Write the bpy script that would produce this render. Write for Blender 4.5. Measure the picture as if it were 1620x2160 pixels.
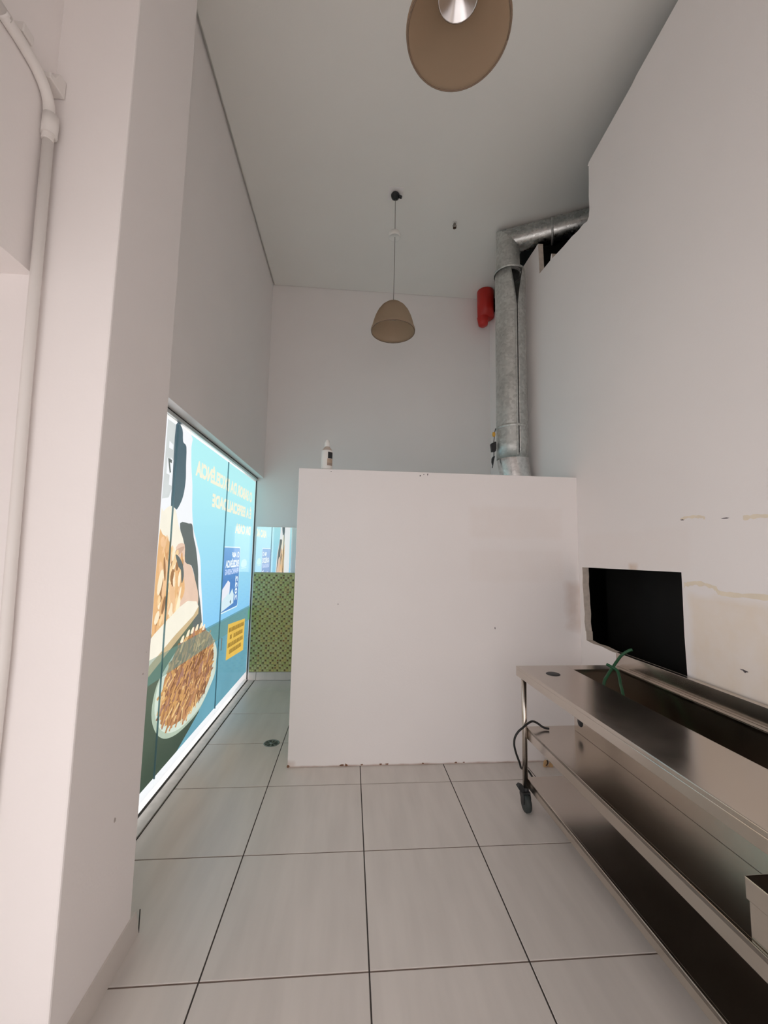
import bpy, bmesh, math, random
from mathutils import Vector, Matrix

for o in list(bpy.data.objects):
    bpy.data.objects.remove(o, do_unlink=True)
S = bpy.context.scene
COL = S.collection

# ------------------------------------------------------------------ camera
cd = bpy.data.cameras.new('camera')
cd.sensor_fit = 'VERTICAL'
cd.sensor_height = 36.0
cd.lens = 857.4 / 2160 * 36.0
cd.clip_start = 0.02
cam = bpy.data.objects.new('camera', cd)
COL.objects.link(cam)
_r = Vector((0.9964468, -0.0821874, 0.0184124))
_u = Vector((-0.0263569, -0.0966509, 0.9949693))
_b = Vector((-0.0799944, -0.9919193, -0.0984737))
M = Matrix((_r, _u, _b)).transposed().to_4x4()
M.translation = Vector((0, 0, 1.5137))
cam.matrix_world = M
S.camera = cam

# ------------------------------------------------------------------ daylight, exposure
W = bpy.data.worlds.new('daylight')
S.world = W
W.use_nodes = True
bg = W.node_tree.nodes['Background']
bg.inputs['Color'].default_value = (1.0, 0.94, 0.935, 1)
bg.inputs['Strength'].default_value = 2.3
S.view_settings.view_transform = 'Standard'
S.view_settings.look = 'None'
S.view_settings.exposure = 0.05
S.view_settings.gamma = 1.0
S.view_settings.use_curve_mapping = False
try:
    S.cycles.use_denoising = True
    S.cycles.diffuse_bounces = 8
    S.cycles.glossy_bounces = 4
    S.cycles.max_bounces = 12
    S.cycles.transparent_max_bounces = 8
    S.cycles.use_adaptive_sampling = True
    S.cycles.adaptive_threshold = 0.03
except Exception:
    pass

random.seed(7)
BIG_FILM = ()

# ------------------------------------------------------------------ materials
def srgb(r, g, b):
    f = lambda c: (c / 255 / 12.92) if c / 255 <= 0.04045 else ((c / 255 + 0.055) / 1.055) ** 2.4
    return (f(r), f(g), f(b), 1.0)

MATS = {}
def newmat(name):
    m = bpy.data.materials.new(name)
    m.use_nodes = True
    MATS[name] = m
    nt = m.node_tree
    return m, nt, nt.nodes, nt.links, nt.nodes['Principled BSDF']

def plain(name, col, rough=0.6, metal=0.0, spec=0.5, noise=0.0, nscale=8.0, bump=0.0, bscale=200.0, stretch=(1, 1, 1)):
    m, nt, N, L, P = newmat(name)
    P.inputs['Base Color'].default_value = (*col[:3], 1)
    P.inputs['Roughness'].default_value = rough
    P.inputs['Metallic'].default_value = metal
    P.inputs['Specular IOR Level'].default_value = spec
    tc = N.new('ShaderNodeTexCoord')
    mp = N.new('ShaderNodeMapping')
    mp.inputs['Scale'].default_value = stretch
    L.new(tc.outputs['Object'], mp.inputs['Vector'])
    if noise:
        n = N.new('ShaderNodeTexNoise')
        n.inputs['Scale'].default_value = nscale
        n.inputs['Detail'].default_value = 3
        L.new(mp.outputs['Vector'], n.inputs['Vector'])
        mx = N.new('ShaderNodeMix'); mx.data_type = 'RGBA'
        mx.inputs['A'].default_value = (*[c * (1 - noise) for c in col[:3]], 1)
        mx.inputs['B'].default_value = (*[min(1, c * (1 + noise)) for c in col[:3]], 1)
        L.new(n.outputs['Fac'], mx.inputs['Factor'])
        L.new(mx.outputs['Result'], P.inputs['Base Color'])
    if bump:
        n2 = N.new('ShaderNodeTexNoise')
        n2.inputs['Scale'].default_value = bscale
        n2.inputs['Detail'].default_value = 3
        L.new(mp.outputs['Vector'], n2.inputs['Vector'])
        b = N.new('ShaderNodeBump')
        b.inputs['Strength'].default_value = bump
        b.inputs['Distance'].default_value = 0.002
        L.new(n2.outputs['Fac'], b.inputs['Height'])
        L.new(b.outputs['Normal'], P.inputs['Normal'])
    return m

def wall_mat(name, col, stains=()):
    """paint with soft mottling; stains = (axis planes box lo, hi, colour, softness, strength) in world metres"""
    m, nt, N, L, P = newmat(name)
    P.inputs['Roughness'].default_value = 0.75
    P.inputs['Specular IOR Level'].default_value = 0.25
    tc = N.new('ShaderNodeTexCoord')
    n = N.new('ShaderNodeTexNoise'); n.inputs['Scale'].default_value = 1.3; n.inputs['Detail'].default_value = 2
    L.new(tc.outputs['Object'], n.inputs['Vector'])
    mx = N.new('ShaderNodeMix'); mx.data_type = 'RGBA'
    mx.inputs['A'].default_value = (*[c * 0.965 for c in col[:3]], 1)
    mx.inputs['B'].default_value = (*[min(1, c * 1.03) for c in col[:3]], 1)
    L.new(n.outputs['Fac'], mx.inputs['Factor'])
    out = mx.outputs['Result']
    if stains:
        n3 = N.new('ShaderNodeTexNoise'); n3.inputs['Scale'].default_value = 9; n3.inputs['Detail'].default_value = 4
        L.new(tc.outputs['Object'], n3.inputs['Vector'])
    for lo, hi, c, soft, strength in stains:
        # distance outside the box, wobbled with noise
        ad = N.new('ShaderNodeVectorMath'); ad.operation = 'SUBTRACT'
        L.new(tc.outputs['Object'], ad.inputs[0])
        ad.inputs[1].default_value = [(a + b) / 2 for a, b in zip(lo, hi)]
        ab = N.new('ShaderNodeVectorMath'); ab.operation = 'ABSOLUTE'
        L.new(ad.outputs[0], ab.inputs[0])
        sb = N.new('ShaderNodeVectorMath'); sb.operation = 'SUBTRACT'
        L.new(ab.outputs[0], sb.inputs[0])
        sb.inputs[1].default_value = [(b - a) / 2 for a, b in zip(lo, hi)]
        mv = N.new('ShaderNodeVectorMath'); mv.operation = 'MAXIMUM'
        L.new(sb.outputs[0], mv.inputs[0]); mv.inputs[1].default_value = (0, 0, 0)
        ln = N.new('ShaderNodeVectorMath'); ln.operation = 'LENGTH'
        L.new(mv.outputs[0], ln.inputs[0])
        wob = N.new('ShaderNodeMath'); wob.operation = 'MULTIPLY_ADD'
        L.new(n3.outputs['Fac'], wob.inputs[0]); wob.inputs[1].default_value = soft * 1.2
        L.new(ln.outputs['Value'], wob.inputs[2])
        mr = N.new('ShaderNodeMapRange')
        mr.inputs['From Min'].default_value = soft * 0.35
        mr.inputs['From Max'].default_value = soft * 1.35
        mr.inputs['To Min'].default_value = strength
        mr.inputs['To Max'].default_value = 0
        L.new(wob.outputs[0], mr.inputs['Value'])
        m2 = N.new('ShaderNodeMix'); m2.data_type = 'RGBA'
        L.new(mr.outputs['Result'], m2.inputs['Factor'])
        L.new(out, m2.inputs['A']); m2.inputs['B'].default_value = (*c[:3], 1)
        out = m2.outputs['Result']
    L.new(out, P.inputs['Base Color'])
    n2 = N.new('ShaderNodeTexNoise'); n2.inputs['Scale'].default_value = 90; n2.inputs['Detail'].default_value = 1
    L.new(tc.outputs['Object'], n2.inputs['Vector'])
    b = N.new('ShaderNodeBump'); b.inputs['Strength'].default_value = 0.12; b.inputs['Distance'].default_value = 0.003
    L.new(n2.outputs['Fac'], b.inputs['Height']); L.new(b.outputs['Normal'], P.inputs['Normal'])
    return m

PAINT = (0.885, 0.85, 0.84)
paint = wall_mat('white_paint', PAINT)
paint_ceiling = wall_mat('ceiling_paint', (0.86, 0.845, 0.81))
YEL = (0.70, 0.60, 0.47)
paint_right = wall_mat('white_paint_stained', PAINT, [
    ((1.7, -2.2, -1), (1.9, 2.0, 1.30), (0.84, 0.74, 0.625), 0.06, 0.85),
    ((1.7, 2.02, 1.47), (1.9, 2.95, 1.66), (0.86, 0.79, 0.76), 0.05, 0.35),
    ((1.7, 2.42, 1.435), (1.9, 2.46, 1.45), (0.62, 0.42, 0.26), 0.04, 0.6),
])
paint_part = wall_mat('white_paint_partition', PAINT, [
    ((-0.5, 2.9, 0.0), (1.8, 3.3, 0.004), (0.36, 0.20, 0.13), 0.014, 0.8),
    ((0.93, 2.9, 1.66), (1.62, 3.1, 1.86), (0.84, 0.775, 0.74), 0.05, 0.45),
    ((0.93, 2.9, 1.33), (1.62, 3.1, 1.53), (0.84, 0.775, 0.74), 0.05, 0.35),
    ((1.70, 2.9, 0.98), (1.78, 3.1, 1.28), (0.55, 0.38, 0.28), 0.09, 0.45),
    ((-0.42, 2.9, 0.0), (-0.36, 3.1, 0.03), (0.45, 0.30, 0.22), 0.04, 0.5),
])
dark_void = plain('void_darkness', (0.022, 0.021, 0.021), 0.95, noise=0.3, nscale=3)  # near-black colour stands in for the unlit void behind the wall
gypsum = plain('broken_gypsum', (0.62, 0.55, 0.48), 0.95, noise=0.35, nscale=22, bump=0.6, bscale=60)
glue = plain('yellow_glue_residue', (0.83, 0.745, 0.61), 0.8, noise=0.1, nscale=14)
chip = plain('grey_chip', (0.17, 0.15, 0.16), 0.9)
grout = plain('brown_grout', (0.20, 0.15, 0.125), 0.95, noise=0.2, nscale=30)
grout_dark = plain('dark_grout', (0.045, 0.037, 0.033), 0.95)
pavement = plain('outside_pavement', (0.78, 0.765, 0.745), 0.9, noise=0.05, nscale=4)
alu = plain('aluminium', (0.62, 0.62, 0.61), 0.38, 0.85, noise=0.06, nscale=20)
sill_m = plain('scuffed_sill', (0.46, 0.44, 0.41), 0.5, 0.15, noise=0.28, nscale=16, bump=0.2, bscale=40)
dark_gap = plain('gap_shade_and_seal', (0.05, 0.047, 0.042), 0.8)  # dark fill painted as shade in the gaps, also used for the seal
white_pl = plain('white_plastic', (0.80, 0.79, 0.76), 0.45)
cond_m = plain('painted_conduit', (0.80, 0.77, 0.745), 0.5, bump=0.15, bscale=60)
black_pl = plain('black_plastic', (0.012, 0.013, 0.016), 0.45)
black_rb = plain('black_cable_rubber', (0.010, 0.010, 0.010), 0.5)
yellow_pl = plain('yellow_connector', (0.75, 0.40, 0.05), 0.5)
red_pl = plain('red_plastic', (0.50, 0.018, 0.012), 0.42)
green_pl = plain('green_hose_rubber', (0.010, 0.085, 0.032), 0.4)
chrome = plain('bright_metal', (0.80, 0.79, 0.80), 0.22, 1.0)
caster_m = plain('caster_plastic', (0.020, 0.021, 0.022), 0.55)
tyre_m = plain('caster_tyre', (0.030, 0.037, 0.036), 0.7)
tan_bit = plain('tan_scrap', (0.62, 0.40, 0.20), 0.8)
brown_bit = plain('brown_scrap', (0.07, 0.035, 0.02), 0.8)

def tile_mat():
    m, nt, N, L, P = newmat('porcelain_tile')
    tc = N.new('ShaderNodeTexCoord')
    oi = N.new('ShaderNodeObjectInfo')
    mul = N.new('ShaderNodeVectorMath'); mul.operation = 'MULTIPLY_ADD'
    L.new(tc.outputs['Object'], mul.inputs[0]); mul.inputs[1].default_value = (7, 0.9, 1)
    sc = N.new('ShaderNodeVectorMath'); sc.operation = 'SCALE'; sc.inputs['Scale'].default_value = 3.1
    L.new(oi.outputs['Location'], sc.inputs[0]); L.new(sc.outputs[0], mul.inputs[2])
    n = N.new('ShaderNodeTexNoise'); n.inputs['Scale'].default_value = 1.6; n.inputs['Detail'].default_value = 3; n.inputs['Roughness'].default_value = 0.55
    L.new(mul.outputs[0], n.inputs['Vector'])
    cr = N.new('ShaderNodeValToRGB')
    cr.color_ramp.elements[0].position = 0.25; cr.color_ramp.elements[0].color = (0.59, 0.55, 0.515, 1)
    cr.color_ramp.elements[1].position = 0.75; cr.color_ramp.elements[1].color = (0.68, 0.635, 0.595, 1)
    L.new(n.outputs['Fac'], cr.inputs['Fac'])
    P.inputs['Roughness'].default_value = 0.28
    L.new(cr.outputs['Color'], P.inputs['Base Color'])
    P.inputs['Specular IOR Level'].default_value = 0.5
    return m
tile_m = tile_mat()

def steel_mat(name, base, r0, r1):
    m, nt, N, L, P = newmat(name)
    P.inputs['Metallic'].default_value = 1.0
    tc = N.new('ShaderNodeTexCoord')
    mp = N.new('ShaderNodeMapping'); mp.inputs['Scale'].default_value = (160, 3, 160)
    L.new(tc.outputs['Object'], mp.inputs['Vector'])
    n = N.new('ShaderNodeTexNoise'); n.inputs['Scale'].default_value = 1.5; n.inputs['Detail'].default_value = 4
    L.new(mp.outputs['Vector'], n.inputs['Vector'])
    n2 = N.new('ShaderNodeTexNoise'); n2.inputs['Scale'].default_value = 5; n2.inputs['Detail'].default_value = 6
    L.new(tc.outputs['Object'], n2.inputs['Vector'])
    mr = N.new('ShaderNodeMapRange'); mr.inputs['From Min'].default_value = 0.3; mr.inputs['From Max'].default_value = 0.7
    mr.inputs['To Min'].default_value = r0; mr.inputs['To Max'].default_value = r1
    L.new(n2.outputs['Fac'], mr.inputs['Value']); L.new(mr.outputs['Result'], P.inputs['Roughness'])
    mx = N.new('ShaderNodeMix'); mx.data_type = 'RGBA'
    mx.inputs['A'].default_value = (*[c * 0.9 for c in base], 1); mx.inputs['B'].default_value = (*base, 1)
    L.new(n2.outputs['Fac'], mx.inputs['Factor']); L.new(mx.outputs['Result'], P.inputs['Base Color'])
    b = N.new('ShaderNodeBump'); b.inputs['Strength'].default_value = 0.05; b.inputs['Distance'].default_value = 0.001
    L.new(n.outputs['Fac'], b.inputs['Height']); L.new(b.outputs['Normal'], P.inputs['Normal'])
    return m
steel = steel_mat('brushed_stainless_steel', (0.62, 0.56, 0.50), 0.20, 0.25)

def galv_mat(name, rough, base):
    m, nt, N, L, P = newmat(name)
    P.inputs['Metallic'].default_value = 0.85
    tc = N.new('ShaderNodeTexCoord')
    v = N.new('ShaderNodeTexVoronoi'); v.inputs['Scale'].default_value = 45
    L.new(tc.outputs['Object'], v.inputs['Vector'])
    n = N.new('ShaderNodeTexNoise'); n.inputs['Scale'].default_value = 4; n.inputs['Detail'].default_value = 6
    L.new(tc.outputs['Object'], n.inputs['Vector'])
    hs = N.new('ShaderNodeSeparateColor'); L.new(v.outputs['Color'], hs.inputs['Color'])
    ad = N.new('ShaderNodeMath'); ad.operation = 'MULTIPLY_ADD'
    L.new(hs.outputs['Red'], ad.inputs[0]); ad.inputs[1].default_value = 0.35; L.new(n.outputs['Fac'], ad.inputs[2])
    cr = N.new('ShaderNodeValToRGB')
    cr.color_ramp.elements[0].position = 0.35; cr.color_ramp.elements[0].color = (*[c * 0.72 for c in base], 1)
    cr.color_ramp.elements[1].position = 0.95; cr.color_ramp.elements[1].color = (*[min(1, c * 1.15) for c in base], 1)
    L.new(ad.outputs[0], cr.inputs['Fac']); L.new(cr.outputs['Color'], P.inputs['Base Color'])
    mr = N.new('ShaderNodeMapRange'); mr.inputs['To Min'].default_value = rough * 0.8; mr.inputs['To Max'].default_value = rough * 1.25
    L.new(hs.outputs['Green'], mr.inputs['Value']); L.new(mr.outputs['Result'], P.inputs['Roughness'])
    return m
galv = galv_mat('galvanised_steel', 0.5, (0.60, 0.61, 0.59))
galv_dark = galv_mat('shaded_galvanised_steel', 0.3, (0.50, 0.51, 0.50))  # darker copy of galv: shade on the pipe underside put into the colour
galv_dark.node_tree.nodes['Principled BSDF'].inputs['Metallic'].default_value = 1.0
galv_shiny = galv_mat('shiny_galvanised_steel', 0.22, (0.75, 0.75, 0.74))

def glass_mat():
    m, nt, N, L, P = newmat('clear_glass')
    N.remove(P)
    out = N['Material Output']
    tr = N.new('ShaderNodeBsdfTransparent'); tr.inputs['Color'].default_value = (0.985, 0.995, 0.99, 1)
    gl = N.new('ShaderNodeBsdfGlossy'); gl.inputs['Roughness'].default_value = 0.02
    # Schlick reflectance, the same for both faces of the thin pane
    ge = N.new('ShaderNodeNewGeometry')
    dp = N.new('ShaderNodeVectorMath'); dp.operation = 'DOT_PRODUCT'
    L.new(ge.outputs['Incoming'], dp.inputs[0]); L.new(ge.outputs['Normal'], dp.inputs[1])
    ab = N.new('ShaderNodeMath'); ab.operation = 'ABSOLUTE'; L.new(dp.outputs['Value'], ab.inputs[0])
    om = N.new('ShaderNodeMath'); om.operation = 'SUBTRACT'; om.inputs[0].default_value = 1.0; L.new(ab.outputs[0], om.inputs[1])
    pw = N.new('ShaderNodeMath'); pw.operation = 'POWER'; L.new(om.outputs[0], pw.inputs[0]); pw.inputs[1].default_value = 5.0
    fr = N.new('ShaderNodeMath'); fr.operation = 'MULTIPLY_ADD'; L.new(pw.outputs[0], fr.inputs[0]); fr.inputs[1].default_value = 0.18; fr.inputs[2].default_value = 0.015
    mx = N.new('ShaderNodeMixShader')
    L.new(fr.outputs[0], mx.inputs[0]); L.new(tr.outputs[0], mx.inputs[1]); L.new(gl.outputs[0], mx.inputs[2])
    L.new(mx.outputs[0], out.inputs['Surface'])
    return m
glass = glass_mat()
mirror_m = plain('mirror_silver', (0.90, 0.92, 0.90), 0.015, 1.0)

def shade_mat():
    m, nt, N, L, P = newmat('tan_translucent_shade')
    N.remove(P)
    out = N['Material Output']
    d = N.new('ShaderNodeBsdfDiffuse'); d.inputs['Color'].default_value = (0.40, 0.32, 0.24, 1)
    t = N.new('ShaderNodeBsdfTranslucent'); t.inputs['Color'].default_value = (0.85, 0.73, 0.60, 1)
    g = N.new('ShaderNodeBsdfGlossy'); g.inputs['Roughness'].default_value = 0.35; g.inputs['Color'].default_value = (0.8, 0.75, 0.7, 1)
    a = N.new('ShaderNodeMixShader'); a.inputs[0].default_value = 0.62
    b = N.new('ShaderNodeMixShader'); b.inputs[0].default_value = 0.04
    L.new(d.outputs[0], a.inputs[1]); L.new(t.outputs[0], a.inputs[2])
    L.new(a.outputs[0], b.inputs[1]); L.new(g.outputs[0], b.inputs[2])
    L.new(b.outputs[0], out.inputs['Surface'])
    return m
shade_m = shade_mat()

def film(name, col, strength=1.16, col2=None, z0=0.0, z1=1.0, noise=0.0, nscale=6.0, alpha=1.0):
    """backlit printed window film: its own glow stands in for daylight through the print"""
    m, nt, N, L, P = newmat(name)
    N.remove(P)
    out = N['Material Output']
    e = N.new('ShaderNodeEmission'); e.inputs['Strength'].default_value = strength  # emission in place of daylight passing through the film
    src = None
    tc = N.new('ShaderNodeTexCoord')
    if col2 is not None:
        sx = N.new('ShaderNodeSeparateXYZ'); L.new(tc.outputs['Object'], sx.inputs[0])
        mr = N.new('ShaderNodeMapRange'); mr.inputs['From Min'].default_value = z0; mr.inputs['From Max'].default_value = z1
        L.new(sx.outputs['Z'], mr.inputs['Value'])
        mx = N.new('ShaderNodeMix'); mx.data_type = 'RGBA'
        mx.inputs['A'].default_value = col; mx.inputs['B'].default_value = col2
        L.new(mr.outputs['Result'], mx.inputs['Factor'])
        src = mx.outputs['Result']
    if noise:
        n = N.new('ShaderNodeTexNoise'); n.inputs['Scale'].default_value = nscale; n.inputs['Detail'].default_value = 5
        L.new(tc.outputs['Object'], n.inputs['Vector'])
        mr2 = N.new('ShaderNodeMapRange'); mr2.inputs['From Min'].default_value = 0.3; mr2.inputs['From Max'].default_value = 0.7
        mr2.inputs['To Min'].default_value = 1 - noise; mr2.inputs['To Max'].default_value = 1 + noise
        L.new(n.outputs['Fac'], mr2.inputs['Value'])
        vm = N.new('ShaderNodeVectorMath'); vm.operation = 'SCALE'
        if src is None:
            vm.inputs[0].default_value = col[:3]
        else:
            L.new(src, vm.inputs[0])
        L.new(mr2.outputs['Result'], vm.inputs['Scale'])
        src = vm.outputs[0]
    if src is None:
        e.inputs['Color'].default_value = col
    else:
        L.new(src, e.inputs['Color'])
    if alpha < 1:
        t = N.new('ShaderNodeBsdfTransparent')
        mx = N.new('ShaderNodeMixShader'); mx.inputs[0].default_value = alpha
        L.new(t.outputs[0], mx.inputs[1]); L.new(e.outputs[0], mx.inputs[2])
        L.new(mx.outputs[0], out.inputs['Surface'])
    else:
        L.new(e.outputs[0], out.inputs['Surface'])
    if name not in BIG_FILM:
        m.cycles.emission_sampling = 'NONE'      # small print shapes: found by bounced rays only, saves render time
    return m

# ------------------------------------------------------------------ mesh builder
class MB:
    def __init__(s):
        s.v = []; s.f = []; s.m = []; s.sm = []
    def add(s, verts, faces, mi=0, smooth=False):
        k = len(s.v)
        s.v += [tuple(p) for p in verts]
        for f in faces:
            s.f.append([i + k for i in f]); s.m.append(mi); s.sm.append(smooth)
        return s
    def box(s, lo, hi, mi=0):
        x0, y0, z0 = lo; x1, y1, z1 = hi
        return s.add([(x0, y0, z0), (x1, y0, z0), (x1, y1, z0), (x0, y1, z0), (x0, y0, z1), (x1, y0, z1), (x1, y1, z1), (x0, y1, z1)],
              [(0, 3, 2, 1), (4, 5, 6, 7), (0, 1, 5, 4), (1, 2, 6, 5), (2, 3, 7, 6), (3, 0, 4, 7)], mi)
    def tube(s, pts, r, seg=12, mi=0, caps=True):
        pts = [Vector(p) for p in pts]
        rr = r if isinstance(r, (list, tuple)) else [r] * len(pts)
        rings = []
        up = None
        for i, p in enumerate(pts):
            a = pts[max(0, i - 1)]; b = pts[min(len(pts) - 1, i + 1)]
            d = (b - a).normalized()
            if up is None:
                up = Vector((0, 0, 1)) if abs(d.z) < 0.9 else Vector((0, 1, 0))
            n1 = d.cross(up)
            if n1.length < 1e-5:
                n1 = d.cross(Vector((1, 0, 0)))
            n1.normalize(); n2 = n1.cross(d).normalized(); up = n2
            rings.append([p + (n1 * math.cos(t) + n2 * math.sin(t)) * rr[i] for t in [2 * math.pi * k / seg for k in range(seg)]])
        vs = [q for ring in rings for q in ring]; fs = []
        for i in range(len(pts) - 1):
            for k in range(seg):
                fs.append((i * seg + k, i * seg + (k + 1) % seg, (i + 1) * seg + (k + 1) % seg, (i + 1) * seg + k))
        s.add(vs, fs, mi, True)
        if caps:
            k0 = len(s.v) - len(vs)
            s.f.append([k0 + k for k in reversed(range(seg))]); s.m.append(mi); s.sm.append(False)
            s.f.append([k0 + (len(pts) - 1) * seg + k for k in range(seg)]); s.m.append(mi); s.sm.append(False)
        return s
    def lathe(s, prof, c=(0, 0, 0), seg=32, mi=0, a0=0.0, a1=2 * math.pi, axis='z'):
        full = abs(a1 - a0 - 2 * math.pi) < 1e-6
        n = seg if full else seg + 1
        vs = []
        for r, z in prof:
            for k in range(n):
                t = a0 + (a1 - a0) * k / seg
                p = (r * math.cos(t), r * math.sin(t), z)
                if axis == 'x': p = (p[2], p[0], p[1])
                if axis == 'y': p = (p[0], p[2], p[1])
                vs.append((p[0] + c[0], p[1] + c[1], p[2] + c[2]))
        fs = []
        for i in range(len(prof) - 1):
            for k in range(seg):
                k2 = (k + 1) % n
                fs.append((i * n + k, i * n + k2, (i + 1) * n + k2, (i + 1) * n + k))
        return s.add(vs, fs, mi, True)
    def prism(s, pts, axis, a, b, mi=0):
        """polygon pts in the plane across axis ('x': (y,z), 'y': (x,z), 'z': (x,y)), extruded from a to b"""
        def mk(p, t):
            return (t, p[0], p[1]) if axis == 'x' else (p[0], t, p[1]) if axis == 'y' else (p[0], p[1], t)
        n = len(pts)
        vs = [mk(p, a) for p in pts] + [mk(p, b) for p in pts]
        fs = [tuple(reversed(range(n))), tuple(range(n, 2 * n))] + [(i, (i + 1) % n, n + (i + 1) % n, n + i) for i in range(n)]
        return s.add(vs, fs, mi)
    def build(s, name, mats, parent=None, bevel=0.0, fix=True, local=False):
        if not isinstance(mats, (list, tuple)): mats = [mats]
        me = bpy.data.meshes.new(name)
        off = Vector((0, 0, 0))
        if parent is not None and not local:
            q = parent
            while q is not None:
                off += q.location; q = q.parent
        me.from_pydata([tuple(Vector(p) - off) for p in s.v], [], s.f)
        for m in mats: me.materials.append(m)
        for p, mi, sm in zip(me.polygons, s.m, s.sm):
            p.material_index = mi; p.use_smooth = sm
        if fix:
            bm = bmesh.new(); bm.from_mesh(me)
            bmesh.ops.recalc_face_normals(bm, faces=bm.faces)
            bm.to_mesh(me); bm.free()
        me.update()
        o = bpy.data.objects.new(name, me)
        COL.objects.link(o)
        if parent is not None: o.parent = parent
        if bevel:
            md = o.modifiers.new('bevel', 'BEVEL'); md.width = bevel; md.segments = 2; md.limit_method = 'ANGLE'
        return o

def tag(o, label, cat, group=None):
    o['label'] = label; o['category'] = cat
    if group: o['group'] = group
    return o
def thing(name, label, cat, loc=(0, 0, 0), rotz=0.0, group=None):
    o = bpy.data.objects.new(name, None); COL.objects.link(o)
    o.empty_display_size = 0.05
    o.location = loc; o.rotation_euler = (0, 0, rotz)
    return tag(o, label, cat, group)
def struct(o, label=None):
    o['kind'] = 'structure'
    if label: o['label'] = label
    return o
def dup(root, loc, label, group=None):
    r = root.copy(); COL.objects.link(r); r.location = loc; r['label'] = label
    if group: r['group'] = group
    for ch in list(root.children):
        c = ch.copy(); COL.objects.link(c); c.parent = r
        for g in ch.children:
            d = g.copy(); COL.objects.link(d); d.parent = c
    return r
def catmull(P, n=8):
    P = [Vector(p) for p in P]; out = []
    for i in range(len(P) - 1):
        a = P[max(0, i - 1)]; b = P[i]; c = P[i + 1]; d = P[min(len(P) - 1, i + 2)]
        for k in range(n):
            t = k / n
            out.append(0.5 * ((2 * b) + (c - a) * t + (2 * a - 5 * b + 4 * c - d) * t * t + (3 * b - a - 3 * c + d) * t ** 3))
    out.append(P[-1]); return out

# ================================================================== STRUCTURE
XL, XG, XR = -1.08, -1.175, 1.775      # wall above the glass, glass film plane, right wall
YB, YP, ZC = 5.025, 3.05, 4.91         # back wall, partition, ceiling
YF = -1.5                              # open shop front behind the camera
ZO = 2.39                              # lintel height

# ground outside
struct(MB().box((-9, -9, -0.12), (9, 9, -0.03)).build('ground', pavement), 'pale pavement outside the shop')

# floor: slab with grout and separate tiles
fl = MB().box((-1.07, YF, -0.03), (XR, YB, -0.003))
tx0, ty0, T = -0.491, 1.6275, 0.6
xs = [tx0 + T * k for k in range(-1, 5)]
for x in xs:
    if -1.07 < x - 0.003 and x + 0.003 < XR:
        fl.box((x - 0.0028, YF, -0.004), (x + 0.0028, YB, -0.0012), 1)
floor = struct(fl.build('floor', [grout, grout_dark]), 'floor of large white porcelain tiles with dark joints')
gx, gy = 0.0056, 0.0075
tile_cache = {}
for i in range(-1, 5):
    for j in range(-7, 7):
        x0 = max(tx0 + T * i + gx / 2, -1.068); x1 = min(tx0 + T * (i + 1) - gx / 2, XR)
        y0 = max(ty0 + T * j + gy / 2, YF); y1 = min(ty0 + T * (j + 1) - gy / 2, YB)
        if x1 - x0 < 0.02 or y1 - y0 < 0.02: continue
        key = (round(x1 - x0, 3), round(y1 - y0, 3))
        c = ((x0 + x1) / 2, (y0 + y1) / 2, 0)
        if key not in tile_cache:
            hx, hy = (x1 - x0) / 2, (y1 - y0) / 2; b = 0.0012
            t = MB().add([(-hx, -hy, -0.003), (hx, -hy, -0.003), (hx, hy, -0.003), (-hx, hy, -0.003),
                          (-hx, -hy, -b), (hx, -hy, -b), (hx, hy, -b), (-hx, hy, -b),
                          (-hx + b, -hy + b, 0), (hx - b, -hy + b, 0), (hx - b, hy - b, 0), (-hx + b, hy - b, 0)],
                         [(4, 5, 9, 8), (5, 6, 10, 9), (6, 7, 11, 10), (7, 4, 8, 11), (8, 9, 10, 11),
                          (0, 1, 5, 4), (1, 2, 6, 5), (2, 3, 7, 6), (3, 0, 4, 7)])
            o = t.build('tile', tile_m, floor, fix=False)
            tile_cache[key] = o.data
        else:
            o = bpy.data.objects.new('tile', tile_cache[key]); COL.objects.link(o); o.parent = floor
        o.location = c

# ceiling: plasterboard panel with a shadow gap at the left wall
ce = MB()
ce.box((XL + 0.022, YF, ZC), (3.0, YB - 0.006, ZC + 0.02))
ce.box((-1.4, YF - 0.1, ZC + 0.035), (3.1, YB + 0.15, ZC + 0.12))
ceiling = struct(ce.build('ceiling', paint_ceiling), 'grey white plasterboard ceiling with shadow gap')

# left wall above the shop window, pillar, beam
struct(MB().box((-1.32, 1.775, ZO), (XL, YB, ZC + 0.035)).build('wall_left', paint), 'white wall above the poster window')
pillar = struct(MB().box((-1.75, 1.333, -0.03), (-0.80, 1.775, ZC)).build('pillar', paint, bevel=0.006), 'white square pillar at the left')
struct(MB().box((-1.32, YF, ZO), (-1.05, 1.333, ZC)).build('beam', paint), 'white beam above the left opening')
bb = MB().prism([(1.335, 0), (1.832, 0), (1.800, 0.105), (1.335, 0.105)], 'x', -0.80, -0.793).build('baseboard_pillar', tile_m)
struct(bb)
struct(MB().box((-0.7965, 1.8325, 0.0), (-0.7925, 1.8345, 0.085)).build('gap_shade_1', dark_gap))  # dark strip standing in for the shaded gap beside the baseboard
# left wall below the beam, beside the camera
struct(MB().box((-1.45, 0.50, -0.03), (-1.25, 1.333, ZO)).build('wall_left_front', paint), 'white wall recessed below the beam')
struct(MB().box((-1.25, YF, -0.03), (-1.07, 1.333, -0.002)).build('floor_recess', pavement))
# front (behind the camera): lintel above the open shop front
struct(MB().prism([(-1.32, ZO), (1.0, ZO), (1.0, -0.03), (XR + 0.05, -0.03), (XR + 0.05, ZC), (-1.32, ZC)], 'y', YF - 0.12, YF).build('wall_front', paint), 'wall and lintel around the open shop front')

# back wall
wb = struct(MB().box((-1.32, YB, -0.03), (3.1, YB + 0.12, ZC + 0.035)).build('wall_back', paint), 'tall white back wall')
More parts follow.
